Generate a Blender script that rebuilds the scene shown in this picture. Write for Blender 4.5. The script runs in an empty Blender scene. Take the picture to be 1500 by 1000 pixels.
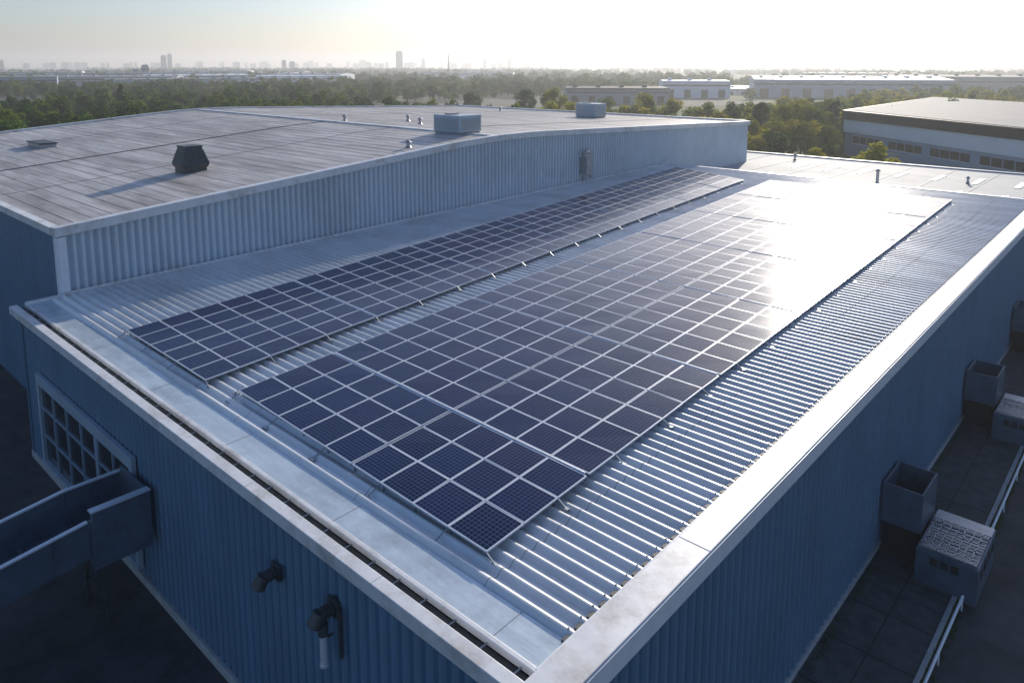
import bpy, math, random
from mathutils import Vector
random.seed(7)
D=12.0; H=19.8
sc=bpy.context.scene
col=sc.collection

# ---------------------------------------------------------------- materials
def nt_new(name):
    m=bpy.data.materials.new(name); m.use_nodes=True
    nt=m.node_tree; b=nt.nodes["Principled BSDF"]
    return m,nt,b
def mat(name,base,rough=.5,metal=0,scale=1.0,var=.15,bump=0,stretch=(1,1,1),spec=.5,stain=0.0,stain_col=None,fine=None,sscale=.23,sstretch=(1,1,1),s0=.48):
    m,nt,b=nt_new(name); N=nt.nodes; L=nt.links
    geo=N.new('ShaderNodeNewGeometry'); mp=N.new('ShaderNodeMapping'); mp.inputs['Scale'].default_value=stretch
    L.new(geo.outputs['Position'],mp.inputs['Vector'])
    n=N.new('ShaderNodeTexNoise'); n.inputs['Scale'].default_value=scale; n.inputs['Detail'].default_value=8; n.inputs['Roughness'].default_value=.65
    L.new(mp.outputs[0],n.inputs['Vector'])
    r=N.new('ShaderNodeValToRGB'); r.color_ramp.elements[0].position=.3; r.color_ramp.elements[1].position=.7
    r.color_ramp.elements[0].color=tuple(c*(1-var) for c in base)+(1,)
    r.color_ramp.elements[1].color=tuple(min(1,c*(1+var)) for c in base)+(1,)
    L.new(n.outputs['Fac'],r.inputs[0]); out=r.outputs[0]
    if stain>0:
        mp2=N.new('ShaderNodeMapping'); mp2.inputs['Scale'].default_value=sstretch; L.new(geo.outputs['Position'],mp2.inputs['Vector'])
        n2=N.new('ShaderNodeTexNoise'); n2.inputs['Scale'].default_value=sscale; n2.inputs['Detail'].default_value=10; n2.inputs['Roughness'].default_value=.75
        L.new(mp2.outputs[0],n2.inputs['Vector'])
        r2=N.new('ShaderNodeValToRGB'); r2.color_ramp.elements[0].position=s0; r2.color_ramp.elements[1].position=.72
        r2.color_ramp.elements[0].color=(0,0,0,1); r2.color_ramp.elements[1].color=(stain,)*3+(1,)
        L.new(n2.outputs['Fac'],r2.inputs[0])
        mx=N.new('ShaderNodeMixRGB'); L.new(r2.outputs[0],mx.inputs[0]); L.new(out,mx.inputs[1])
        mx.inputs[2].default_value=(stain_col or tuple(c*.45 for c in base))+(1,)
        out=mx.outputs[0]
    L.new(out,b.inputs['Base Color'])
    rr=N.new('ShaderNodeMapRange'); rr.inputs[3].default_value=max(.02,rough-.1); rr.inputs[4].default_value=min(1,rough+.1)
    L.new(n.outputs['Fac'],rr.inputs[0]); L.new(rr.outputs[0],b.inputs['Roughness'])
    b.inputs['Metallic'].default_value=metal; b.inputs['Specular IOR Level'].default_value=spec
    if bump>0:
        bp=N.new('ShaderNodeBump'); bp.inputs['Strength'].default_value=bump; bp.inputs['Distance'].default_value=.05
        L.new(n.outputs['Fac'],bp.inputs['Height']); L.new(bp.outputs[0],b.inputs['Normal'])
    return m
M={}
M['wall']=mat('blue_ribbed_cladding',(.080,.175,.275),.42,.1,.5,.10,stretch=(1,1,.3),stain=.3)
M['wallc']=mat('blue_cladding_rib_lit',(.145,.26,.375),.40,.1,.5,.10,stretch=(1,1,.3),stain=.3)  # paler copy of the cladding: light on the ribs put into the colour
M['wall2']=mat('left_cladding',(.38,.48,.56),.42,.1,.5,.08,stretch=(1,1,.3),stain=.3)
M['wall2c']=mat('left_cladding_rib_lit',(.64,.71,.77),.40,.1,.5,.06,stretch=(1,1,.3),stain=.3)  # near-white copy for the ribs, their lit look painted in
M['roof']=mat('corrugated_roof_metal',(.76,.78,.79),.33,.3,.6,.14,stretch=(.25,1,1),stain=.6,stain_col=(.44,.42,.39))
M['cap']=mat('white_flashing',(.78,.79,.80),.42,.1,1.5,.08,stain=.9,stain_col=(.40,.36,.30),sscale=.6,bump=.08)
M['white']=mat('white_trim',(.80,.83,.86),.4,0,2,.05)
M['dark']=mat('dark_recess',(.02,.022,.025),.7)
M['gutter']=mat('gutter_dark',(.05,.055,.06),.6,0,3,.4)
M['flash']=mat('eave_flashing',(.60,.69,.75),.32,.3,.8,.16,stretch=(.5,3,1),stain=.6,bump=.12,sscale=.5)
M['lap']=mat('lap_grey',(.30,.31,.32),.6)
M['lroof']=mat('membrane_roof',(.60,.56,.52),.5,0,1.1,.32,bump=.5,stretch=(.10,1.6,1),stain=1.0,stain_col=(.22,.18,.15),sscale=.34,sstretch=(.3,1.5,1),s0=.43)
M['llap']=mat('membrane_lap_dirt',(.24,.21,.19),.7,0,1.1,.4,stretch=(.3,1,1))
M['annex']=mat('annex_roof',(.42,.45,.47),.75,0,.5,.15,stretch=(.3,1,1),spec=.25,stain=.5)
M['alu']=mat('aluminium',(.70,.74,.80),.32,.3,4,.06)
M['steel']=mat('galvanised',(.35,.38,.41),.4,.7,3,.2)
M['hood']=mat('dark_vent_metal',(.07,.08,.09),.5,.3,3,.3)
M['asph']=mat('asphalt',(.05,.052,.056),.85,0,.8,.45,bump=.4,stain=.8,stain_col=(.11,.11,.11))
M['slab']=mat('paving_slab',(.07,.075,.08),.85,0,2,.4,bump=.4,stain=.7)
M['kerb']=mat('kerb_concrete',(.42,.43,.43),.8,0,3,.15)
M['boxm']=mat('dock_metal',(.10,.155,.21),.45,.3,1.5,.25,stain=.5)
M['bdark']=mat('black_fascia',(.02,.022,.026),.6,spec=.2)
M['bwhite']=mat('shed_white',(.70,.74,.78),.5,0,.2,.05)
M['bblue']=mat('shed_blue_grey',(.27,.36,.45),.5,0,.2,.08)
M['bgrey']=mat('shed_grey',(.26,.28,.31),.6,0,.2,.1)
M['broof']=mat('shed_roof',(.26,.27,.28),.8,0,.3,.25,spec=.15,stain=.5)
M['city']=mat('distant_concrete',(.22,.27,.33),.6,0,.02,.2)
M['bark']=mat('bark',(.06,.045,.03),.9,0,5,.3)
def glassm():
    m,nt,b=nt_new('window_glass'); b.inputs['Base Color'].default_value=(.015,.025,.035,1); b.inputs['Roughness'].default_value=.08
    return m
M['glass']=glassm()

def ground_mat():
    m,nt,b=nt_new('fields'); N=nt.nodes; L=nt.links
    geo=N.new('ShaderNodeNewGeometry')
    v=N.new('ShaderNodeTexVoronoi'); v.inputs['Scale'].default_value=.004; L.new(geo.outputs['Position'],v.inputs['Vector'])
    r=N.new('ShaderNodeValToRGB'); cr=r.color_ramp; cr.interpolation='CONSTANT'
    cr.elements[0].color=(.06,.10,.03,1); cr.elements[1].position=.75; cr.elements[1].color=(.11,.13,.06,1)
    e=cr.elements.new(.3); e.color=(.08,.11,.035,1); e=cr.elements.new(.55); e.color=(.20,.19,.15,1)
    sp=N.new('ShaderNodeSeparateColor'); L.new(v.outputs['Color'],sp.inputs[0]); L.new(sp.outputs[0],r.inputs[0])
    n=N.new('ShaderNodeTexNoise'); n.inputs['Scale'].default_value=.08; n.inputs['Detail'].default_value=10; L.new(geo.outputs['Position'],n.inputs['Vector'])
    mr=N.new('ShaderNodeMapRange'); mr.inputs[3].default_value=.5; mr.inputs[4].default_value=1.4; L.new(n.outputs['Fac'],mr.inputs[0])
    mx=N.new('ShaderNodeMixRGB'); mx.blend_type='MULTIPLY'; mx.inputs[0].default_value=1
    L.new(r.outputs[0],mx.inputs[1]); L.new(mr.outputs[0],mx.inputs[2]); L.new(mx.outputs[0],b.inputs['Base Color'])
    b.inputs['Roughness'].default_value=.95; b.inputs['Specular IOR Level'].default_value=.1
    return m
M['ground']=ground_mat()

def pv_mat():
    m,nt,b=nt_new('pv_cells'); N=nt.nodes; L=nt.links
    uv=N.new('ShaderNodeUVMap'); sx=N.new('ShaderNodeSeparateXYZ'); L.new(uv.outputs[0],sx.inputs[0])
    def line(src,n,w):
        a=N.new('ShaderNodeMath'); a.operation='MULTIPLY'; a.inputs[1].default_value=n; L.new(src,a.inputs[0])
        f=N.new('ShaderNodeMath'); f.operation='FRACT'; L.new(a.outputs[0],f.inputs[0])
        s=N.new('ShaderNodeMath'); s.operation='SUBTRACT'; s.inputs[1].default_value=.5; L.new(f.outputs[0],s.inputs[0])
        ab=N.new('ShaderNodeMath'); ab.operation='ABSOLUTE'; L.new(s.outputs[0],ab.inputs[0])
        g=N.new('ShaderNodeMath'); g.operation='GREATER_THAN'; g.inputs[1].default_value=.5-w; L.new(ab.outputs[0],g.inputs[0])
        return g.outputs[0]
    l1=line(sx.outputs[0],10,.07); l2=line(sx.outputs[1],10,.07)
    mxm=N.new('ShaderNodeMath'); mxm.operation='MAXIMUM'; L.new(l1,mxm.inputs[0]); L.new(l2,mxm.inputs[1])
    at=N.new('ShaderNodeAttribute'); at.attribute_name='rnd'
    r=N.new('ShaderNodeValToRGB'); r.color_ramp.elements[0].color=(.001,.005,.030,1); r.color_ramp.elements[1].color=(.007,.006,.042,1)
    e=r.color_ramp.elements.new(.5); e.color=(.001,.013,.055,1)
    L.new(at.outputs['Fac'],r.inputs[0])
    geo=N.new('ShaderNodeNewGeometry')
    n=N.new('ShaderNodeTexNoise'); n.inputs['Scale'].default_value=.6; n.inputs['Detail'].default_value=8; L.new(geo.outputs['Position'],n.inputs['Vector'])
    mx=N.new('ShaderNodeMixRGB'); L.new(mxm.outputs[0],mx.inputs[0]); L.new(r.outputs[0],mx.inputs[1]); mx.inputs[2].default_value=(.055,.085,.19,1)
    L.new(mx.outputs[0],b.inputs['Base Color'])
    # per-panel soiling changes the roughness from one module to the next
    ad=N.new('ShaderNodeMath'); ad.operation='MULTIPLY_ADD'; ad.inputs[1].default_value=.25; L.new(at.outputs['Fac'],ad.inputs[0]); L.new(n.outputs['Fac'],ad.inputs[2])
    mr=N.new('ShaderNodeMapRange'); mr.inputs[1].default_value=.2; mr.inputs[2].default_value=1.1; mr.inputs[3].default_value=.12; mr.inputs[4].default_value=.22; L.new(ad.outputs[0],mr.inputs[0])
    L.new(mr.outputs[0],b.inputs['Roughness'])
    b.inputs['IOR'].default_value=1.26
    b.inputs['Specular Tint'].default_value=(.62,.80,1,1)
    return m
M['pv']=pv_mat()

def leaf_mat(name,c1,c2):
    m=bpy.data.materials.new(name); m.use_nodes=True; nt=m.node_tree; N=nt.nodes; L=nt.links; N.clear()
    o=N.new('ShaderNodeOutputMaterial'); d=N.new('ShaderNodeBsdfDiffuse'); t=N.new('ShaderNodeBsdfTranslucent'); mx=N.new('ShaderNodeMixShader')
    mx.inputs[0].default_value=.5
    g=N.new('ShaderNodeNewGeometry'); n=N.new('ShaderNodeTexNoise'); n.inputs['Scale'].default_value=.05; n.inputs['Detail'].default_value=6; n.inputs['Roughness'].default_value=.7
    L.new(g.outputs['Position'],n.inputs['Vector'])
    r=N.new('ShaderNodeValToRGB'); r.color_ramp.elements[0].position=.38; r.color_ramp.elements[1].position=.62
    r.color_ramp.elements[0].color=c1+(1,); r.color_ramp.elements[1].color=c2+(1,)
    L.new(n.outputs['Fac'],r.inputs[0]); L.new(r.outputs[0],d.inputs[0]); L.new(r.outputs[0],t.inputs[0])
    L.new(d.outputs[0],mx.inputs[1]); L.new(t.outputs[0],mx.inputs[2]); L.new(mx.outputs[0],o.inputs[0])
    return m
M['leaf']=leaf_mat('foliage',(.055,.12,.014),(.17,.22,.022))
M['leafd']=leaf_mat('foliage_dark',(.022,.070,.014),(.08,.14,.022))
M['leaf_sunlit']=leaf_mat('foliage_sunlit_yellow',(.15,.19,.012),(.36,.32,.025))  # brighter yellow copy of the foliage; sun glow put into the leaf colour

# ---------------------------------------------------------------- geometry helpers
def empty(name):
    e=bpy.data.objects.new(name,None); col.objects.link(e); return e
def mobj(name,V,F,mats,parent=None,mi=None,bevel=0,smooth=False):
    me=bpy.data.meshes.new(name); me.from_pydata([tuple(v) for v in V],[],F)
    if not isinstance(mats,(list,tuple)): mats=[mats]
    for m in mats: me.materials.append(m)
    if mi: me.polygons.foreach_set('material_index',mi)
    if smooth: me.polygons.foreach_set('use_smooth',[True]*len(F))
    me.update()
    o=bpy.data.objects.new(name,me); col.objects.link(o)
    if parent: o.parent=parent
    if bevel:
        b=o.modifiers.new('b','BEVEL'); b.width=bevel; b.segments=2; b.limit_method='ANGLE'
    return o
BF=[(0,3,2,1),(4,5,6,7),(0,1,5,4),(1,2,6,5),(2,3,7,6),(3,0,4,7)]
class Acc:
    def __init__(s): s.V=[];s.F=[];s.MI=[]
    def add(s,V,F,mi=0):
        n=len(s.V); s.V+=V; s.F+=[tuple(i+n for i in f) for f in F]; s.MI+=[mi]*len(F)
    def box(s,x0,x1,y0,y1,z0,z1,mi=0,zf=None):
        zf=zf or (lambda x,y:0)
        V=[(x,y,z+zf(x,y)) for z in (z0,z1) for x,y in ((x0,y0),(x1,y0),(x1,y1),(x0,y1))]
        s.add(V,BF,mi)
    def quadbox(s,pts,z0,z1,mi=0):
        s.add([(p[0],p[1],z) for z in (z0,z1) for p in pts],BF,mi)
    def cyl(s,p0,p1,r0,r1=None,n=12,mi=0,cap=True):
        r1=r0 if r1 is None else r1
        p0=Vector(p0);p1=Vector(p1);d=(p1-p0).normalized()
        a=d.orthogonal().normalized(); b=d.cross(a)
        V=[];
        for p,r in ((p0,r0),(p1,r1)):
            for i in range(n):
                t=2*math.pi*i/n; V.append(tuple(p+a*math.cos(t)*r+b*math.sin(t)*r))
        F=[(i,(i+1)%n,n+(i+1)%n,n+i) for i in range(n)]
        if cap: F+=[tuple(range(n-1,-1,-1)),tuple(range(n,2*n))]
        s.add(V,F,mi)
    def obj(s,name,mats,parent=None,bevel=0,smooth=False): return mobj(name,s.V,s.F,mats,parent,s.MI,bevel,smooth)
def profile(length,pitch,depth,P=((0,0),(.45,0),(.6,1),(.85,1))):
    pts=[];u=0
    while u<length:
        for f,h in P:
            q=u+f*pitch
            if q<length: pts.append((q,h*depth))
        u+=pitch
    pts.append((length,0)); return pts
def ribwall(name,p0,p1,zb,ztop,nrm,m,parent,pitch=.4,depth=.06):
    p0=Vector(p0);p1=Vector(p1);L=(p1-p0).length;d=(p1-p0)/L;n=Vector(nrm)
    V=[];F=[];MI=[]
    pts=profile(L,pitch,depth)
    for u,h in pts:
        q=p0+d*u+n*h
        V+= [(q.x,q.y,zb),(q.x,q.y,ztop(u))]
    for i in range(len(pts)-1):
        F.append((2*i,2*i+2,2*i+3,2*i+1)); MI.append(0 if (pts[i][1]==0 and pts[i+1][1]==0) else 1)  # valleys get the darker copy, ribs the paler: relief shading painted by colour
    return mobj(name,V,F,list(m),parent,MI)

# ---------------------------------------------------------------- ground
mobj('ground',[(-9000,-3000,0),(9000,-3000,0),(9000,14000,0),(-9000,14000,0)],[(0,1,2,3)],M['ground'])
mobj('asphalt_yard',[(-105,-25,.004),(30,-25,.004),(30,112,.004),(-105,112,.004)],[(0,1,2,3)],M['asph'])

# ---------------------------------------------------------------- main building
XL,XR,YF,YB=-41.9,-7.7,9.6,72.6
rz=lambda x,y:7.656+.015*y
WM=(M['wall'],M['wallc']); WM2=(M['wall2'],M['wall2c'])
main=empty('solar_roof_warehouse')
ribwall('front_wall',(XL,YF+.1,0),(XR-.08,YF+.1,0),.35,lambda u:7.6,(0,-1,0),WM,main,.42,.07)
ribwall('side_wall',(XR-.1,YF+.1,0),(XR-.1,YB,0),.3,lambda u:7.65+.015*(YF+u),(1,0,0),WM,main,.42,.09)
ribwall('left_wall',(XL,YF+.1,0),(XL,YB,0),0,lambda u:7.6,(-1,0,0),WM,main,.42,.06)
a=Acc(); a.box(XL-.08,XR+.05,YF-.06,YF+.09,0,.345); a.box(XR-.09,XR+.06,YF+.095,YB,0,.295); a.obj('plinth',M['kerb'],main,.02)
a=Acc(); a.box(XR-.35,XR+.03,YF-.02,YF+.02,.35,7.5); a.box(XL-.05,XL+.3,YF-.02,YF+.02,.35,7.5); a.box(XR+.0,XR+.035,YF+.025,YF+.35,.35,7.5); a.obj('corner_trim',M['wall'],main)
# roof corrugated sheet
PT=.44
pts=profile(YB-11.0,PT,.125,((0,0),(.20,.0),(.36,.5),(.48,.93),(.58,1),(.68,.93),(.84,.5))); V=[];F=[]
xs=[XL-.55,-34,-26,-18,XR-.75]
for u,h in pts:
    y=11.0+u
    for x in xs: V.append((x,y,rz(0,y)+h))
k=len(xs)
for i in range(len(pts)-1):
    for j in range(k-1):
        F.append((i*k+j,i*k+j+1,(i+1)*k+j+1,(i+1)*k+j))
mobj('roof_corrugated',V,F,M['roof'],main)
a=Acc()
for xj in (-36.5,-29.7,-22.9,-16.1,-11.0):
    for i in range(len(pts)-1):
        u0,h0=pts[i];u1,h1=pts[i+1];y0=11+u0;y1=11+u1
        z0=rz(0,y0)+h0+.006;z1=rz(0,y1)+h1+.006
        a.add([(xj,y0,z0),(xj+.02,y0,z0),(xj+.02,y1,z1),(xj,y1,z1)],[(0,1,2,3)])
a.obj('sheet_laps',M['lap'],main)
a=Acc()
for i in range(int((YB-11)/PT)):
    y=11+(i+.58)*PT
    a.cyl((XR-.95,y,rz(0,y)+.12),(XR-.95,y,rz(0,y)+.16),.03,.02,6)
    y2=11+(i+.1)*PT
    a.box(XR-.90,XR-.74,y2-.10,y2+.10,rz(0,y2)-.02,rz(0,y2)+.11,1)
a.obj('roof_screws_closures',[M['steel'],M['gutter']],main)
# eave
a=Acc(); a.box(XL-.5,XR+.1,9.98,11.05,.0,.03,0,rz); a.obj('eave_flashing',M['flash'],main)
a=Acc()
for i in range(6): a.box(XL+2.6+i*5.9,XL+2.62+i*5.9,10.12,11.05,.031,.036,0,rz)
a.obj('flashing_joints',M['lap'],main)
a=Acc(); a.box(XL-.5,XR+.1,9.66,9.96,-.18,-.12,0,rz); a.obj('gutter_bed',M['gutter'],main)
a=Acc()
x=XL-.55
while x<XR+.1:
    x1=min(x+5.9,XR+.12); a.box(x,x1-.012,9.30,9.65,-.28,.10,0,rz); a.box(x,x1-.012,9.97,10.1,-.1,.07,0,rz); x+=5.9
a.obj('fascia',M['cap'],main,.015)
a=Acc()
for i in range(36):
    x=XL+.4+i*.96; a.box(x,x+.03,9.655,9.965,-.05,-.02,0,rz)
a.obj('gutter_straps',M['steel'],main)
a=Acc(); y=YF-.28
while y<YB:
    y1=min(y+6.1,YB); a.box(XR-.72,XR+.16,y,y1-.015,-.10,.20,0,rz); y+=6.1
a.obj('parapet_cap',M['cap'],main,.02)
a=Acc(); a.box(XR+.165,XR+.2,YF,YB,-.35,.16,0,rz); a.box(XR-.80,XR-.725,YF+.4,YB,-.05,.13,0,rz); a.obj('parapet_drip',M['white'],main)
a=Acc(); a.box(XL-.62,XL-.4,YF+.4,11.75,-.2,.14,0,rz);a.box(XL-.62,XL-.56,11.78,YB,-.1,.2,0,rz); a.obj('left_verge',M['cap'],main,.01)
a=Acc(); a.box(XL-.5,XR+.1,YB-.25,YB+.05,-1.6,.17,0,rz); a.obj('rear_ridge_flashing',M['cap'],main,.02)
# door/window bay on front
wx0,wx1,wz0,wz1=-39.2,-28.2,.9,4.75
a=Acc(); y0,y1=9.42,9.60
a.box(wx0-.3,wx1+.3,y0,y1,wz1,wz1+.5); a.box(wx0-.3,wx0,y0,y1,wz0,wz1-.003); a.box(wx1,wx1+.3,y0,y1,wz0,wz1-.003); a.box(wx0-.3,wx1+.3,y0-.05,y1,wz0-.2,wz0-.003)
a.obj('window_surround',M['wall2'],main,.01)
mobj('window_panes',[(wx0,9.56,wz0),(wx1,9.56,wz0),(wx1,9.56,wz1),(wx0,9.56,wz1)],[(0,1,2,3)],M['glass'],main)
a=Acc()
nb=6
for i in range(1,nb):
    x=wx0+(wx1-wx0)*i/nb; w=.36 if i==4 else .09; a.box(x-w/2,x+w/2,9.47,9.555,wz0,wz1)
for z in (2.2,3.6): a.box(wx0,wx1,9.49,9.557,z-.04,z+.04)
a.obj('mullions',M['bblue'],main)

# wall vents on front
def wall_vent(x,z,drop=0,s=.75):
    e=empty('wall_vent_pipe'); a=Acc()
    a.box(x-.3*s,x+.3*s,9.50,9.60,z-.3*s,z+.3*s)
    a.cyl((x,9.5,z),(x,9.12,z),.2*s,.2*s,16); a.cyl((x,9.15,z+.12*s),(x-.05,9.0,z-.32*s),.23*s,.28*s,16)
    for k in range(3): a.cyl((x,9.45-k*.1,z),(x,9.42-k*.1,z),.24*s,.24*s,16)
    for t in (-.22,.22): a.cyl((x+t*s,9.5,z-.22*s),(x+t*s,9.44,z-.22*s),.03,.03,6)
    a.obj('flange_and_elbow',M['hood'],e,.01)
    if drop:
        b=Acc(); b.cyl((x-.05,9.25,z-.62),(x-.05,9.25,z-.4-drop),.10,.10,18); b.cyl((x-.05,9.25,z-.4-drop),(x-.05,9.25,z-.46-drop),.12,.12,18)
        b.obj('white_canister',M['alu'],e); c=Acc(); c.cyl((x-.05,9.25,z-.3),(x-.05,9.25,z-.63),.13,.13,18)
        c.box(x-.2,x-.14,9.3,9.6,z-.9,z-.86); c.box(x+.26,x+.31,9.50,9.60,z-1.3,z+.1); c.obj('bracket',M['hood'],e)
wall_vent(-17.7,5.7); wall_vent(-14.9,6.1,1.05)

# conveyor / loading channel at left front
e=empty('loading_channel')
a=Acc(); x0,x1=-28.9,-26.4
def chz(x,y): return .13*(min(y,7.4)-7.4)
a.box(x0,x0+.12,-8,7.4,3.0,4.45,0,chz);a.box(x0,x0+.12,7.403,9.4,3.0,4.45); a.box(x1-.12,x1,-8,7.4,3.0,4.3,0,chz); a.box(x0+.125,x1-.125,-8,7.4,3.0,3.12,0,chz)
for i in range(8): a.box(x0+.122,x1-.122,-7.5+i*1.9,-7.4+i*1.9,3.125,3.3,0,chz)
a.box(x0-.1,x1+.2,7.45,9.4,2.6,2.75); a.box(x1-.05,x1+.2,7.5,9.4,2.76,4.7); a.box(x0+.13,x1-.06,9.3,9.41,2.76,4.7)
for i in range(5): a.box(x1+.001,x1+.04,-1+i*1.8,-.93+i*1.8,3.0,4.28,0,chz)
a.obj('channel_body',M['boxm'],e,.01)
a=Acc(); a.box(x0-.03,x0+.14,-8,7.4,4.455,4.51,0,chz); a.box(x0-.03,x0+.14,7.403,9.42,4.455,4.51); a.box(x1-.14,x1+.03,-8,7.4,4.305,4.36,0,chz); a.box(x1-.1,x1+.22,7.45,9.42,4.705,4.75)
a.obj('rim',M['alu'],e)
a=Acc()
for y in (-7,-2,3,7.8):
    zt=2.99+chz(0,y) if y<7 else 2.59
    for x in (x0+.2,x1-.3): a.box(x,x+.12,y,y+.12,0,zt)
    a.box(x0+.36,x1-.31,y+.03,y+.1,.9,.98)
a.obj('legs',M['hood'],e)

# ---------------------------------------------------------------- solar arrays
def array(quad,nc,nr,rowgap,colgap,rows_major,name='solar_panel_array'):
    e=empty(name)
    A,B,C,Dd=[Vector((p[0]*D*.975,p[1]*D*.975,0)) for p in quad]
    off=.30
    def P(u,v,dz=0):
        p=(A*(1-u)+B*u)*(1-v)+(Dd*(1-u)+C*u)*v
        return Vector((p.x,p.y,rz(0,p.y)+off+dz))
    W=(B-A).length; Ln=((Dd-A).length+(C-B).length)/2
    gl=Acc(); uvs=[]; rnd=[]; fr=Acc()
    cw=W/nc; rl=Ln/nr
    for i in range(nc):
        u0=i*cw+.008; u1=(i+1)*cw-.008
        if (i+1)==colgap: u1-=.03
        if i==colgap: u0+=.03
        for j in range(nr):
            v0=j*rl+.008; v1=(j+1)*rl-.008
            if j in rows_major: v0+=rowgap
            if j+1 in rows_major: v1-=rowgap
            c=[(u0,v0),(u1,v0),(u1,v1),(u0,v1)]
            jz=random.uniform(-.006,.006); tl=[random.uniform(-.008,.008) for _ in c]
            top=[P(q[0]/W,q[1]/Ln,jz+t) for q,t in zip(c,tl)]
            bot=[p-Vector((0,0,.05)) for p in top]
            fr.add([tuple(p) for p in bot+top],BF)
            f=.038
            ci=[(u0+f,v0+f),(u1-f,v0+f),(u1-f,v1-f),(u0+f,v1-f)]
            g=[P(q[0]/W,q[1]/Ln,jz+t+.004) for q,t in zip(ci,tl)]
            gl.add([tuple(p) for p in g],[(0,1,2,3)]); uvs+=[(0,0),(1,0),(1,1),(0,1)]; rnd.append(random.random())
    o=gl.obj('pv_glass',M['pv'],e)
    uvl=o.data.uv_layers.new(name='UVMap')
    for k,l in enumerate(uvl.data): l.uv=uvs[k]
    at=o.data.attributes.new('rnd','FLOAT','FACE'); at.data.foreach_set('value',rnd)
    fr.obj('panel_frames',M['alu'],e)
    r=Acc()
    for j in range(nr+1):
        v=min(max(j*rl,.12),Ln-.12)/Ln
        a0=P(.002,v,-.12);a1=P(.998,v,-.12)
        r.cyl(a0,a1,.035,.035,4)
        for i in range(nc+1):
            u=min(max(i/nc,.01),.99); p=P(u,v,-.10); 
            q=Vector((p.x,p.y,rz(0,p.y)-.01)); r.cyl(q,p,.028,.028,5)
    for i in range(nc+1):
        u=min(max(i/nc,.012),.988)
        p=P(u,.001,-.03)
        if i%2==0:
            q=Vector((p.x-.05,p.y-.5,max(rz(0,p.y-.5)+.04,0))); r.cyl(q,p,.022,.022,6); r.box(q.x-.12,q.x+.12,q.y-.06,q.y+.06,q.z-.03,q.z+.03)
    for j in range(0,nr+1,2):
        for u,s in ((.999,1),(.001,-1)):
            p=P(u,min(j/nr,.998),-.03); q=Vector((p.x+s*.3,p.y,rz(0,p.y)+.09)); r.cyl(q,p,.02,.02,6); r.box(q.x-.08,q.x+.08,q.y-.06,q.y+.06,q.z-.02,q.z+.03)
    r.obj('mounting_rails',M['steel'],e)
    c=Acc()
    for mj in rows_major:
        c.cyl(P(.01,mj*rl/Ln,-.01),P(.99,mj*rl/Ln,-.01),.04,.04,6)
        c.cyl(P(.01,mj*rl/Ln-.001,-.06),P(.99,mj*rl/Ln-.001,-.06),.05,.05,6)
    c.obj('cable_conduit',M['alu'],e)
array([(-2.090,1.030),(-.984,1.0),(-1.152,5.80),(-2.452,5.80)],9,39,.06,5,{3,9,15,21,27,33})
array([(-2.902,1.003),(-2.241,.997),(-2.625,5.69),(-3.40,5.95)],6,39,.05,3,{6,12,18,24,30,35})

# ---------------------------------------------------------------- left building
lb=empty('flat_gable_warehouse')
LX0,LX1,LY0,LY1,LYR=-98.0,-42.75,11.8,92.9,45.0
ZN,ZR,ZF=11.35,14.0,12.35
def lz(y):
    if y<LYR: z=ZN+(ZR-ZN)*(y-LY0)/(LYR-LY0)
    else: z=ZR+(ZF-ZR)*(y-LYR)/(LY1-LYR)
    return z-.15*math.exp(-((y-LYR)/3)**2)
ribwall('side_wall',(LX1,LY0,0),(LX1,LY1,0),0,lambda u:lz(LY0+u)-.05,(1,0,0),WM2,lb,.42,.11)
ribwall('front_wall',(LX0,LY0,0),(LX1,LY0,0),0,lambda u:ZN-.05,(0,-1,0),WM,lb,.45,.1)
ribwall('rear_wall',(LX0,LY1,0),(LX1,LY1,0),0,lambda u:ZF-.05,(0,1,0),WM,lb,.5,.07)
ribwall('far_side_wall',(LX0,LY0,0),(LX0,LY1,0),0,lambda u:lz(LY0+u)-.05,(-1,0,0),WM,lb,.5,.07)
ys=[LY0+(LY1-LY0)*i/80 for i in range(81)]
V=[];F=[]
for y in ys: V+=[(LX0,y,lz(y)),(LX1,y,lz(y))]
for i in range(80): F.append((2*i,2*i+1,2*i+3,2*i+2))
mobj('roof_membrane',V,F,M['lroof'],lb)
LZ=lambda x,y:lz(y)
a=Acc()
def strip(a,x0,x1,ya,yb,z0,z1,n=24,mi=0):
    for i in range(n):
        y0=ya+(yb-ya)*i/n;y1=ya+(yb-ya)*(i+1)/n
        a.box(x0,x1,y0,y1,z0,z1,mi,LZ)
strip(a,LX1-.25,LX1+.30,LY0-.2,LY1+.2,-.35,.14,60)
strip(a,LX0-.2,LX0+.3,LY0-.2,LY1+.2,-.3,.2,24)
a.obj('verge_trim',M['cap'],lb)
a=Acc(); a.box(LX0-.2,LX1-.26,LY0-.25,LY0+.2,ZN-.3,ZN+.1); a.box(LX0+.31,LX1-.26,LY1-.3,LY1+.2,ZF-.3,ZF+.25); a.box(LX0+.4,LX1-.3,LYR-.3,LYR+.3,lz(LYR)-.1,lz(LYR)+.09); a.obj('eave_and_ridge_trim',M['cap'],lb)
a=Acc(); a.box(LX1-.1,LX1+.2,LY0-.2,LY0-.08,0,ZN-.4); a.box(LX1+.17,LX1+.25,LY0-.08,LY0+.3,0,ZN-.4); a.obj('corner_post',M['white'],lb)
a=Acc()
strip(a,-67.9,-67.65,LY0+.3,LYR-.5,.0,.04,40)
strip(a,-51.9,-51.78,LYR+.5,LY1-1,.0,.03,40)
a.obj('roof_seams',M['gutter'],lb)
a=Acc()
rs=random.Random(9)
y=LY0+1; kk=0
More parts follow.
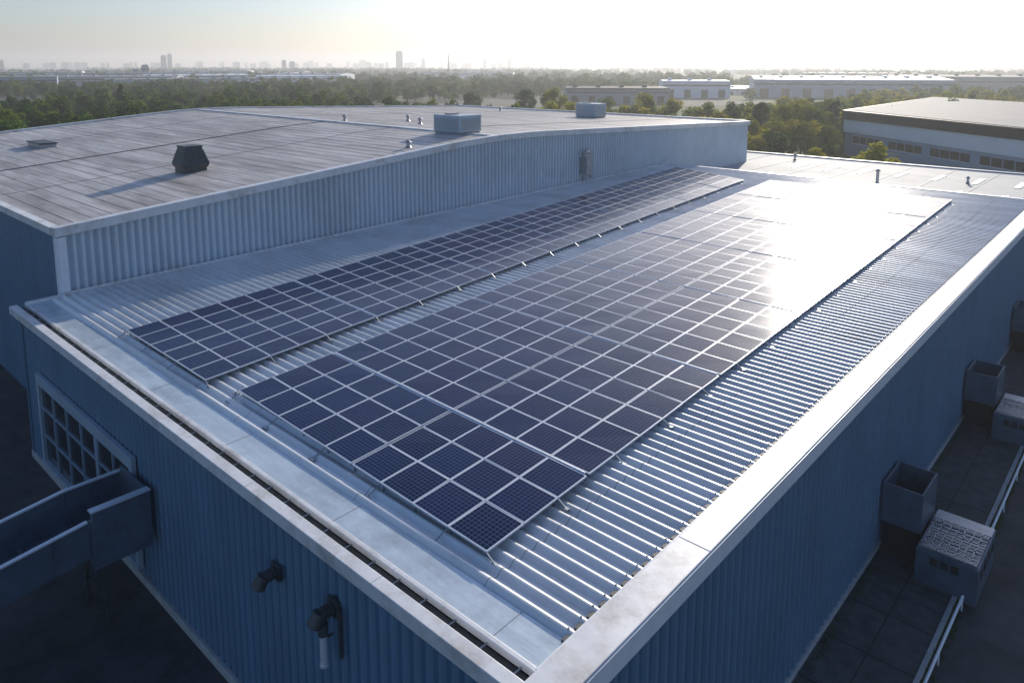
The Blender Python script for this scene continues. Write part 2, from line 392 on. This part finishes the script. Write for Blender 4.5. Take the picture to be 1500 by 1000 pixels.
while y<LY1-1:
    if abs(y-LYR)>1:
        # lap lines broken into sheet lengths with slight offsets
        x=LX0+.4
        while x<LX1-.45:
            xe=min(x+rs.uniform(7,13),LX1-.4); dy=rs.uniform(-.03,.03); w=rs.choice([.02,.03,.05])
            a.box(x,xe-.02,y+dy,y+dy+w,lz(y)-.04,lz(y+dy)+.012,1 if rs.random()<.45 else 0)
            x=xe
    y+=1.0; kk+=1
strip(a,-84,-83.96,LY0+.3,LYR-.5,0,.02,30,1); strip(a,-56.5,-56.46,LY0+.3,LYR-.5,0,.02,30,1); strip(a,-77,-76.95,LYR+.5,LY1-1,0,.02,30,1)
a.obj('membrane_laps',[M['lroof'],M['llap']],lb)
def P3(x,y): return x*D,y*D,lz(y*D)
x,y,z=P3(-4.37,1.94); e=empty('roof_cowl_vent'); a=Acc()
def frust(a,x,y,z0,z1,w0,w1,d0,d1,mi=0):
    a.add([(x-w0,y-d0,z0),(x+w0,y-d0,z0),(x+w0,y+d0,z0),(x-w0,y+d0,z0),(x-w1,y-d1,z1),(x+w1,y-d1,z1),(x+w1,y+d1,z1),(x-w1,y+d1,z1)],BF,mi)
frust(a,x,y,z-.1,z+.3,.8,.8,.8,.8); frust(a,x,y,z+.3,z+.55,.85,.95,.85,.95); frust(a,x,y,z+.55,z+1.75,.95,.6,.95,.6); frust(a,x,y,z+1.75,z+1.85,.66,.66,.66,.66)
for i in range(5):
    zz=z+.7+i*.18; w=.96-(zz-z-.55)*.29; frust(a,x,y,zz,zz+.05,w+.04,w+.02,w+.04,w+.02)
a.obj('cowl',M['hood'],e,.01)
def hvac(x,y,w,dp,h,zb=None,m='bwhite'):
    z=lz(y) if zb is None else zb
    e=empty('rooftop_air_handling_unit'); a=Acc()
    a.box(x-w/2,x+w/2,y-dp/2,y+dp/2,z+.15,z+h); a.obj('casing',M[m],e,.04)
    a=Acc(); a.box(x-w/2+.1,x+w/2-.1,y-dp/2+.1,y+dp/2-.1,z-.3,z+.15); 
    n=9
    for i in range(n):
        zz=z+.35+(h-.6)*i/n; a.box(x-w/2+.25,x+w/2-.25,y-dp/2-.03,y-dp/2-.004,zz,zz+.04); a.box(x+w/2+.004,x+w/2+.03,y-dp/2+.2,y+dp/2-.2,zz,zz+.04)
    a.cyl((x-w/5,y,z+h),(x-w/5,y,z+h+.1),min(w,dp)*.25,None,20)
    a.obj('louvres_and_base',M['bgrey'],e)
hvac(-3.98*D,3.76*D,3.4,2.6,1.6,lz(45),'wall2'); hvac(-5.0*D,6.8*D,3.4,2.4,1.9,None,'wall2')
x,y,z=P3(-6.7,1.8); e=empty('roof_hatch'); a=Acc(); a.box(x-1.9,x+1.9,y-.7,y+.7,z-.2,z+.3); a.obj('curb',M['steel'],e,.02)
a=Acc(); a.box(x-2,x-.05,y-.8,y+.8,z+.33,z+.45);a.box(x+.05,x+2,y-.8,y+.8,z+.33,z+.45); a.obj('lids',M['hood'],e,.03)
def pipevent(x,y,z,h=.9,r=.12):
    e=empty('roof_vent_pipe'); a=Acc(); a.cyl((x,y,z-.1),(x,y,z+h),r,r,12); a.cyl((x,y,z+h),(x,y,z+h+.06),r*1.9,r*1.9,12); a.cyl((x,y,z+h+.06),(x,y,z+h+.25),r*1.9,.03,12); a.cyl((x,y,z-.02),(x,y,z+.12),r*2,r*1.1,12); a.obj('pipe_and_cap',M['steel'],e)
for px,py in ((-5.6,3.9),(-5.2,4.3),(-4.8,4.1),(-6.6,7.0)): pipevent(px*D,py*D,lz(py*D),.45,.14)
pipevent(-3.75*D,3.1*D,lz(3.1*D),.35,.15)
pipevent(-2.0*D,7.05*D,7.2,1.3,.15); pipevent(-3.2*D,8.2*D,7.2,.6); pipevent(-1.4*D,7.6*D,7.2,.5)
e=empty('wall_duct_unit'); a=Acc(); xw=LX1+.1; yy=4.74*D; zz=H-.79*D
a.box(xw,xw+.9,yy-.6,yy+.1,zz-.9,zz+.7); a.box(xw,xw+.25,yy+.1,yy+1.3,zz-.4,zz+.9)
a.cyl((xw+.5,yy-.3,zz+.7),(xw+.5,yy-.3,zz+1.3),.22,.22,14); a.cyl((xw+.5,yy-.3,zz+1.2),(xw+.2,yy+.6,zz+1.25),.2,.2,14)
a.cyl((xw+.4,yy+.7,zz-.4),(xw+.4,yy+.7,zz-1.4),.12,.12,12); a.cyl((xw+.4,yy-.3,zz-.9),(xw+.4,yy-.3,zz-1.5),.2,.2,12)
a.obj('duct',M['steel'],e,.02)

# ---------------------------------------------------------------- annex
an=empty('rear_annex'); a=Acc(); a.box(-58,8,72.75,103,0,7.0); a.obj('walls',M['bblue'],an)
a=Acc(); a.box(-58,8,72.75,103,7.01,7.12); a.obj('roof_deck',M['annex'],an)
a=Acc(); a.box(-58.1,8.1,102.7,103.2,6.9,7.3); a.box(7.8,8.2,72.8,102.6,6.9,7.3); a.obj('parapet',M['bblue'],an,.02)
a=Acc()
for i in range(12):
    x=-36+i*3.9
    for yy in (80,91): a.box(x,x+.6,yy,yy+5,7.12,7.18,0)
a.obj('skylights',M['bwhite'],an,.03)
a=Acc()
for i in range(14): a.box(-57+i*4.6,-56.94+i*4.6,73,102.6,7.125,7.16)
a.obj('seams',M['lap'],an)

# ---------------------------------------------------------------- docks at right
def dock(y):
    e=empty('loading_dock_unit'); a=Acc(); x0,x1=XR+.07,XR+1.55; y0,y1=y,y+2.2; z1=3.15; t=.08
    a.box(x0,x1,y0,y0+t,1.5,z1);a.box(x0,x1,y1-t,y1,1.5,z1);a.box(x0,x0+t,y0+t+.002,y1-t-.002,1.5,z1);a.box(x1-t,x1,y0+t+.002,y1-t-.002,1.5,z1); a.box(x0+t,x1-t,y0+t,y1-t,1.52,1.6)
    a.obj('hopper',M['boxm'],e,.01)
    b=Acc(); b.box(x0+.1,x1-.1,y0+.15,y1-.15,0,1.49); b.box(x0+.1,x1-.1,y0+.1,y1-.1,1.61,1.7); b.obj('hopper_base',M['dark'],e)
    a=Acc(); bx0,bx1=x1+.06,x1+2.15; by0,by1=y-.9,y+2.4; a.box(bx0,bx1,by0,by1,0,1.5); a.obj('cabinet',M['boxm'],e,.03)
    a=Acc(); n=22
    for i in range(n):
        yy=by0+.08+i*(by1-by0-.9)/n
        a.box(bx0+.08,bx1-.08,yy,yy+.05,1.505,1.56+random.uniform(0,.05))
        for j in range(7):
            xx=bx0+.15+j*.27+random.uniform(-.04,.04); a.box(xx,xx+.04,yy-.03,yy+.09,1.57,1.60+random.uniform(.0,.05))
    a.box(bx0+.05,bx1-.05,by1-.75,by1-.05,1.505,1.54)
    a.obj('ribbed_lid',M['steel'],e)
    a=Acc()
    for i in range(3): a.box(bx0+.5+i*.35,bx0+.76+i*.35,by0-.02,by0-.003,1.0,1.3)
    for i in range(4): a.box(bx1+.003,bx1+.02,by0+.4+i*.7,by0+.8+i*.7,.9,1.25)
    a.obj('vents',M['dark'],e)
for y in (30.6,45.5,60): dock(y)
mobj('pavement',[(XR,-10,.12),(-4.75,-10,.12),(-4.75,100,.12),(XR,100,.12)],[(0,1,2,3)],M['slab'])
a=Acc(); y=-10
while y<100: a.box(-4.75,-4.6,y,y+1.96,0,.15); y+=2
a.obj('kerb',M['kerb'],None,.01)
a=Acc()
for i in range(40): a.box(XR+.1,-4.78,-9+i*2.4,-8.95+i*2.4,.121,.127)
for i in range(1): a.box(-6.25,-6.2,-9,95,.1285,.131)
a.obj('pavement_joints',M['dark'])
e=empty('handrail'); a=Acc()
for seg in ((2,29.2),(34,44),(49,58)):
    a.cyl((-4.35,seg[0],.6),(-4.35,seg[1],.6),.05,.05,8)
    y=seg[0]
    while y<=seg[1]: a.cyl((-4.35,y,0),(-4.35,y,.6),.03,.03,8); y+=3.4
a.obj('rails',M['white'],e)
a=Acc(); rg=random.Random(5)
for i in range(4200):
    cyy=rg.choice([14,19,24,28,33.5,35,40,44,49,53])+rg.gauss(0,1.3); xx=rg.choice([XR+.25,XR+.25,-4.45])+rg.gauss(0,.10)
    h=rg.uniform(.03,.14); t=rg.uniform(0,3.14); dx,dy=.03*math.cos(t),.03*math.sin(t); lx,ly=rg.gauss(0,.08),rg.gauss(0,.08)
    a.add([(xx-dx,cyy-dy,.0),(xx+dx,cyy+dy,.0),(xx+lx,cyy+ly,h+.12)],[(0,1,2)])
a.obj('grass_tufts',M['leafd'])

# ---------------------------------------------------------------- background buildings
ob=empty('office_warehouse')
A=Vector((-4.64,14.2))*D; B=A+Vector((3.09,-2.5)).normalized()*7.2*D; C0=Vector((-4.9,21.5))*D; C1=B+(C0-A)
q=[(A.x,A.y),(B.x,B.y),(C1.x,C1.y),(C0.x,C0.y)]
a=Acc(); a.quadbox(q,0,5.2); a.obj('lower_walls',M['bblue'],ob)
cx=sum(p[0] for p in q)/4; cy=sum(p[1] for p in q)/4
def scq(s): 
    out=[]
    for p in q:
        d=Vector((p[0]-cx,p[1]-cy)); L=d.length; d=d*((L+s)/L); out.append((cx+d.x,cy+d.y))
    return out
a=Acc(); a.quadbox(scq(.4),5.2,8.0); a.obj('white_band',M['bwhite'],ob)
a=Acc(); a.quadbox(scq(.9),8.0,9.9); a.obj('black_fascia',M['bdark'],ob)
a=Acc(); a.quadbox(scq(-.3),9.9,10.0); a.obj('roof',M['broof'],ob)
d=(B-A).normalized(); nrm=Vector((d.y,-d.x)); 
a=Acc(); b=Acc()
Ltot=(B-A).length; u=3.0; k=0
while u<Ltot-4:
    w=2.2
    def qd(u0,u1,o0,o1): return [A+d*u0+nrm*o1,A+d*u1+nrm*o1,A+d*u1+nrm*o0,A+d*u0+nrm*o0]
    a.quadbox(qd(u,u+w,.01,.05),3.0,4.5)
    b.quadbox(qd(u-.12,u+w+.12,.01,.09),2.85,2.99)
    k+=1; u+=2.5 if k%4 else 4.5
a.obj('window_strip',M['bdark'],ob); b.obj('window_sills',M['bwhite'],ob)
def shed(name,x,y,w,dp,h,rot,mw,mr,gable=.0,doors=5):
    e=empty(name); a=Acc(); hw,hd=w/2,dp/2
    V=[(-hw,-hd,0),(hw,-hd,0),(hw,hd,0),(-hw,hd,0),(-hw,-hd,h),(hw,-hd,h),(hw,hd,h),(-hw,hd,h),(-hw,0,h+gable),(hw,0,h+gable)]
    a.add(V,[(0,1,5,4),(1,2,6,9,5),(2,3,7,6),(3,0,4,8,7)],0); a.add(V,[(4,5,9,8),(8,9,6,7)],1)
    a.box(-hw-.3,hw+.3,-hd-.3,-hd-.02,h-.6,h+.1,1)
    for i in range(doors):
        x0=-hw+w*(i+.3)/doors; a.box(x0,x0+w/doors*.4,-hd-.12,-hd-.02,0.1,h*.5,2)
    a.box(-hw+.5,hw-.5,-hd-.1,-hd-.021,h*.7,h*.78,2)
    for i in range(int(w/12)):
        a.box(-hw+4+i*12,-hw+6+i*12,-hd*.5,hd*-.3,h+.1,h+1.2+gable*.6,1)
    o=a.obj('body',[mw,mr,M['bdark']],e)
    e.location=(x,y,0); e.rotation_euler=(0,0,rot)
    return e
hd=math.radians(42.4)
def polar(px,dist):
    az=math.atan((px-750)/1095.0); ang=hd-az
    return (-math.sin(ang)*dist, math.cos(ang)*dist)
def ps(name,px,dist,w,dp,h,mw,mr,g=0,doors=5,yaw=0):
    x,y=polar(px,dist); ang=math.atan2(-x,y)
    shed(name,x,y,w,dp,h,ang+yaw,mw,mr,g,doors)
ps('bright_reflection_shed',900,400,52,40,8,M['bgrey'],M['bdark'],.5,6,.1)
ps('bright_reflection_shed',1016,480,40,40,10,M['bwhite'],M['bwhite'],.6,4,.1)
ps('bright_reflection_shed',1235,520,110,70,11,M['bblue'],M['bwhite'],1.5,9,.15)
ps('bright_reflection_shed',1415,600,95,70,12,M['bgrey'],M['broof'],1,6,.1)
ps('bright_reflection_shed',1092,560,26,90,4,M['bwhite'],M['bwhite'],.3,3)  # low all-white block stands in for a bright reflection, painted as white surfaces
for i in range(30):
    px=random.uniform(-60,480); dist=random.uniform(520,1500)
    ps('bright_reflection_shed',px,dist,random.uniform(50,150),random.uniform(25,60),random.uniform(6,11),random.choice([M['bwhite'],M['bwhite'],M['bgrey'],M['bblue']]),random.choice([M['broof'],M['bwhite'],M['bgrey']]),random.uniform(0,1.5),6,random.uniform(-.4,.4))
for i in range(8):
    px=random.uniform(500,1450); dist=random.uniform(1000,1900)
    ps('bright_reflection_shed',px,dist,random.uniform(60,150),50,9,random.choice([M['bwhite'],M['bblue']]),M['broof'],1,6,random.uniform(-.3,.3))
def tower(px,dist,wpx,ytop,setback=True):
    e=empty('office_tower'); x,y=polar(px,dist)
    dd=dist/math.sqrt(1+((px-750)/1095)**2)
    w=wpx/1095*dd; h=H+(95-ytop)/1095*dd
    a=Acc(); a.box(-w/2,w/2,-w/2,w/2,0,h*.93)
    if setback: a.box(-w*.38,w*.38,-w*.38,w*.38,h*.93,h)
    else: a.box(-w*.2,w*.2,-w*.2,w*.2,h*.93,h)
    nf=int(h/4)
    for i in range(1,nf): 
        z=h*.92*i/nf; a.box(-w/2-.15,w/2+.15,-w/2-.15,w/2+.15,z,z+1.4,1)
    a.obj('tower_body',[M['city'],M['bdark']],e); e.location=(x,y,0); e.rotation_euler=(0,0,math.atan2(-x,y)+.3)
for t in ((585,2600,8,75),(240,2600,6,81),(249,2800,5,79),(212,1000,8,95),(198,1000,7,101),(416,2400,5,88),(428,2400,6,90),(710,3600,4,86),(746,3600,5,85),(620,3600,4,86),(1,2800,6,88)):
    tower(*t)
a=Acc()
def skl(px,dist,wpx,ytop):
    x,y=polar(px,dist); dd=dist/math.sqrt(1+((px-750)/1095)**2); w=wpx/1095*dd; h=H+(95-ytop)/1095*dd
    a.box(x-w/2,x+w/2,y-w/2,y+w/2,0,h); a.box(x-w/4,x+w/4,y-w/4,y+w/4,h,h*1.04)
for i in range(190):
    px=random.uniform(-80,1600); skl(px,random.uniform(3800,5200),random.uniform(2,7),93.5-abs(random.gauss(0,1.6)))
for i in range(60):
    px=random.gauss(1235,45); skl(px,random.uniform(3200,3900),random.uniform(2,5),95-abs(random.gauss(0,9))*math.exp(-((px-1240)/70)**2)-2)
a.obj('city_skyline',M['city'])
x,y=polar(657,1000); e=empty('radio_mast'); a=Acc()
for i in range(3):
    t=2.09*i; a.cyl((x+1.6*math.cos(t),y+1.6*math.sin(t),0),(x+.3*math.cos(t),y+.3*math.sin(t),32),.25,.2,5)
for i in range(13):
    z=i*2.5; r=1.6-1.3*z/40
    for k in range(3):
        t=2.09*k; t2=2.09*(k+1); a.cyl((x+r*math.cos(t),y+r*math.sin(t),z),(x+r*math.cos(t2)*.95,y+r*math.sin(t2)*.95,z+2.5),.1,.1,4)
a.cyl((x,y,32),(x,y,37),.15,.05,5); a.obj('lattice',M['hood'],e)

# ---------------------------------------------------------------- trees
def tree_mesh(name,seed,h,r,nleaf,ls,lm,tall=1.0):
    rn=random.Random(seed); a=Acc()
    th=h*.35
    a.cyl((0,0,-.1),(0,0,th),.028*h,.018*h,8,1); a.cyl((0,0,th),(.02*h,0,h*.8),.018*h,.006*h,6,1)
    clumps=[]
    nc=int(16+r)
    for i in range(nc):
        t=rn.uniform(0,6.283); zz=rn.uniform(.0,1); rr=r*math.sqrt(rn.random())*math.sin(math.pi*(.18+.72*zz))**.7
        c=Vector((rr*math.cos(t)*.75,rr*math.sin(t)*.75,h*(.28+.62*zz)))
        clumps.append((c,rn.uniform(.25,.42)*r))
        if i%2==0: a.cyl((0,0,h*(.2+.4*zz)),tuple(c),.010*h,.003*h,5,1,False)
    for i in range(nleaf):
        c,cr=rn.choice(clumps)
        d=Vector((rn.gauss(0,1),rn.gauss(0,1),rn.gauss(0,1))).normalized()
        p=c+d*cr*(rn.random()**.35)
        n=(d+Vector((rn.uniform(-.8,.8),rn.uniform(-.8,.8),rn.uniform(-.3,1.0)))).normalized()
        u=n.orthogonal().normalized(); v=n.cross(u); t=rn.uniform(0,3.14); u,v=u*math.cos(t)+v*math.sin(t),v*math.cos(t)-u*math.sin(t)
        s=ls*rn.uniform(.6,1.3)
        a.add([tuple(p-u*s),tuple(p+v*s*.6),tuple(p+u*s),tuple(p-v*s*.6)],[(0,1,2,3)],0)
    me=bpy.data.meshes.new(name); me.from_pydata(a.V,[],a.F); me.materials.append(lm); me.materials.append(M['bark']); me.polygons.foreach_set('material_index',a.MI); me.update()
    return me
def blocked(x,y):
    if -103<x<14 and -30<y<108: return True
    if -66<x<50 and 95<y<112: return True
    v=Vector((x,y))-A; s=v.dot(d); w=v.dot(-nrm)
    if -3<s<100 and -22<w<85: return True
    for px,ds,hw in ((900,400,45),(1016,480,40),(1235,520,80),(1415,600,75),(1092,560,40)):
        qx,qy=polar(px,ds)
        if (x-qx)**2+(y-qy)**2<hw*hw: return True
        if (x-qx*.93)**2+(y-qy*.93)**2<(hw*.75)**2: return True
    return False
def tcoll(name,me,pts):
    V=[];F=[]
    for x,y,s,rot in pts:
        n=len(V)
        for k in range(4):
            t=rot+math.pi/4+k*math.pi/2; V.append((x+s*.7071*math.cos(t),y+s*.7071*math.sin(t),0))
        F.append((n,n+1,n+2,n+3))
    o=mobj(name,V,F,M['leaf']); o.instance_type='FACES'; o.use_instance_faces_scale=True; o.instance_faces_scale=1
    o.show_instancer_for_render=False; o.show_instancer_for_viewport=False
    c=bpy.data.objects.new('tree',me); col.objects.link(c); c.parent=o
groups=[[] for _ in range(5)]
rn=random.Random(3)
cnt=0
while cnt<6500:
    az=math.radians(rn.uniform(-44,44)); dist=math.sqrt(rn.uniform(105**2,680**2)); ang=hd-az
    x,y=-math.sin(ang)*dist,math.cos(ang)*dist
    cnt+=1
    if blocked(x,y): continue
    if math.sin(x*.013+1)*math.cos(y*.011)>.25 and dist>230: continue
    if dist>330 and rn.random()<.4: continue
    right=math.degrees(az)>2 and dist<420
    groups[4 if (right and rn.random()<.55) else rn.randrange(4)].append((x,y,rn.uniform(.45,1.1)*(0.8 if dist<170 else 1),rn.uniform(0,6.28)))
ti=[tree_mesh('tree_crown',11,9.5,4.2,750,.5,M['leaf']),tree_mesh('tree_crown',12,8.5,4.6,750,.5,M['leafd']),tree_mesh('tree_crown',13,10,3.8,750,.5,M['leafd']),tree_mesh('tree_crown',14,7.5,4.8,750,.5,M['leaf']),tree_mesh('tree_crown',17,8.5,4.6,900,.45,M['leaf_sunlit'])]
for k in range(5): tcoll('woodland',ti[k],groups[k])
far=tree_mesh('far_crown',15,8,9,500,1.3,M['leafd']); fp=[]
for r in range(95):
    az=rn.uniform(-44,44); dist=760*(5.2**rn.random()); ang=hd-math.radians(az)
    x0,y0=-math.sin(ang)*dist,math.cos(ang)*dist; dirn=hd+math.pi/2+rn.gauss(0,.5); L=rn.uniform(80,500)
    k=0
    while k<L:
        fp.append((x0-math.sin(dirn)*k+rn.uniform(-6,6),y0+math.cos(dirn)*k+rn.uniform(-6,6),rn.uniform(.6,1.2),rn.uniform(0,6))); k+=11
tcoll('distant_tree_belt',far,fp)
def near_tree(px,py_base,hm,r,lm,nl=5200,nm='broadleaf_tree',ls=.26):
    dd=19.8*1095/(py_base-95); x,y=polar(px,dd*math.sqrt(1+((px-750)/1095)**2))
    e=empty(nm); me=tree_mesh('crown_and_trunk',int(px),hm,r,nl,ls,lm); o=bpy.data.objects.new('crown_and_trunk',me); col.objects.link(o); o.parent=e; e.location=(x,y,0)
LY=M['leaf_sunlit']
near_tree(1165,222,12.5,6,LY,8000); near_tree(1198,226,10,4.6,M['leaf']); near_tree(1228,215,11.5,2.6,M['leafd']); near_tree(1118,222,12,2.6,M['leafd'])
near_tree(1140,232,8.5,5.2,LY,5200); near_tree(1180,236,8.5,5,LY,5200); near_tree(1105,232,8.5,4.2,LY,4400); near_tree(1215,234,7,4,LY,4000)
near_tree(810,185,13,5.4,LY); near_tree(770,176,11,4.6,M['leafd']); near_tree(945,195,12,4.6,LY); near_tree(985,198,10.5,4.6,LY); near_tree(1040,205,10,4.6,M['leaf']); near_tree(1075,210,10.5,4.2,M['leafd']); near_tree(890,190,9.5,4.4,M['leaf'])
near_tree(690,172,10,4.2,M['leafd']); near_tree(175,178,14,2.2,M['leafd']); near_tree(555,150,12,3,M['leafd'])

# ---------------------------------------------------------------- haze
def haze():
    me=Acc(); me.box(-7000,7000,-200,9000,-1,90)
    o=me.obj('atmosphere_haze',M['dark']); m=bpy.data.materials.new('haze'); m.use_nodes=True; nt=m.node_tree; nt.nodes.clear()
    out=nt.nodes.new('ShaderNodeOutputMaterial'); v=nt.nodes.new('ShaderNodeVolumeScatter')
    v.inputs['Color'].default_value=(.90,.94,.98,1); v.inputs['Density'].default_value=.00038; v.inputs['Anisotropy'].default_value=.45
    nt.links.new(v.outputs[0],out.inputs['Volume']); o.data.materials.clear(); o.data.materials.append(m)
haze()

# ---------------------------------------------------------------- light
EL=math.radians(18.5); AZ=math.radians(-18.4)
w=bpy.data.worlds.new('World'); sc.world=w; w.use_nodes=True; nt=w.node_tree; bg=nt.nodes['Background']
sky=nt.nodes.new('ShaderNodeTexSky'); sky.sky_type='NISHITA'; sky.sun_disc=False; sky.sun_elevation=EL; sky.sun_rotation=AZ%(2*math.pi)
sky.air_density=1.0; sky.dust_density=1.2; sky.ozone_density=3.0
tn=nt.nodes.new('ShaderNodeMixRGB'); tn.blend_type='MULTIPLY'; tn.inputs[0].default_value=1; tn.inputs[2].default_value=(.96,1.0,1.15,1)
nt.links.new(sky.outputs[0],tn.inputs[1]); nt.links.new(tn.outputs[0],bg.inputs[0]); bg.inputs[1].default_value=.118
s=Vector((math.sin(AZ)*math.cos(EL),math.cos(AZ)*math.cos(EL),math.sin(EL)))
ld=bpy.data.lights.new('sun','SUN'); ld.energy=5; ld.angle=math.radians(.5); ld.color=(1,.91,.78)
lo=bpy.data.objects.new('sun',ld); col.objects.link(lo); lo.rotation_euler=s.to_track_quat('Z','Y').to_euler()

# ---------------------------------------------------------------- camera
cd=bpy.data.cameras.new('camera'); cd.sensor_width=36; cd.lens=26.0; cd.shift_y=-.1633; cd.clip_end=30000; cd.clip_start=.3
co=bpy.data.objects.new('camera',cd); col.objects.link(co); co.location=(0,0,H)
co.rotation_euler=(math.radians(90-8.4),0,hd)
sc.camera=co
sc.view_settings.view_transform='Standard'; sc.view_settings.look='None'; sc.view_settings.exposure=0
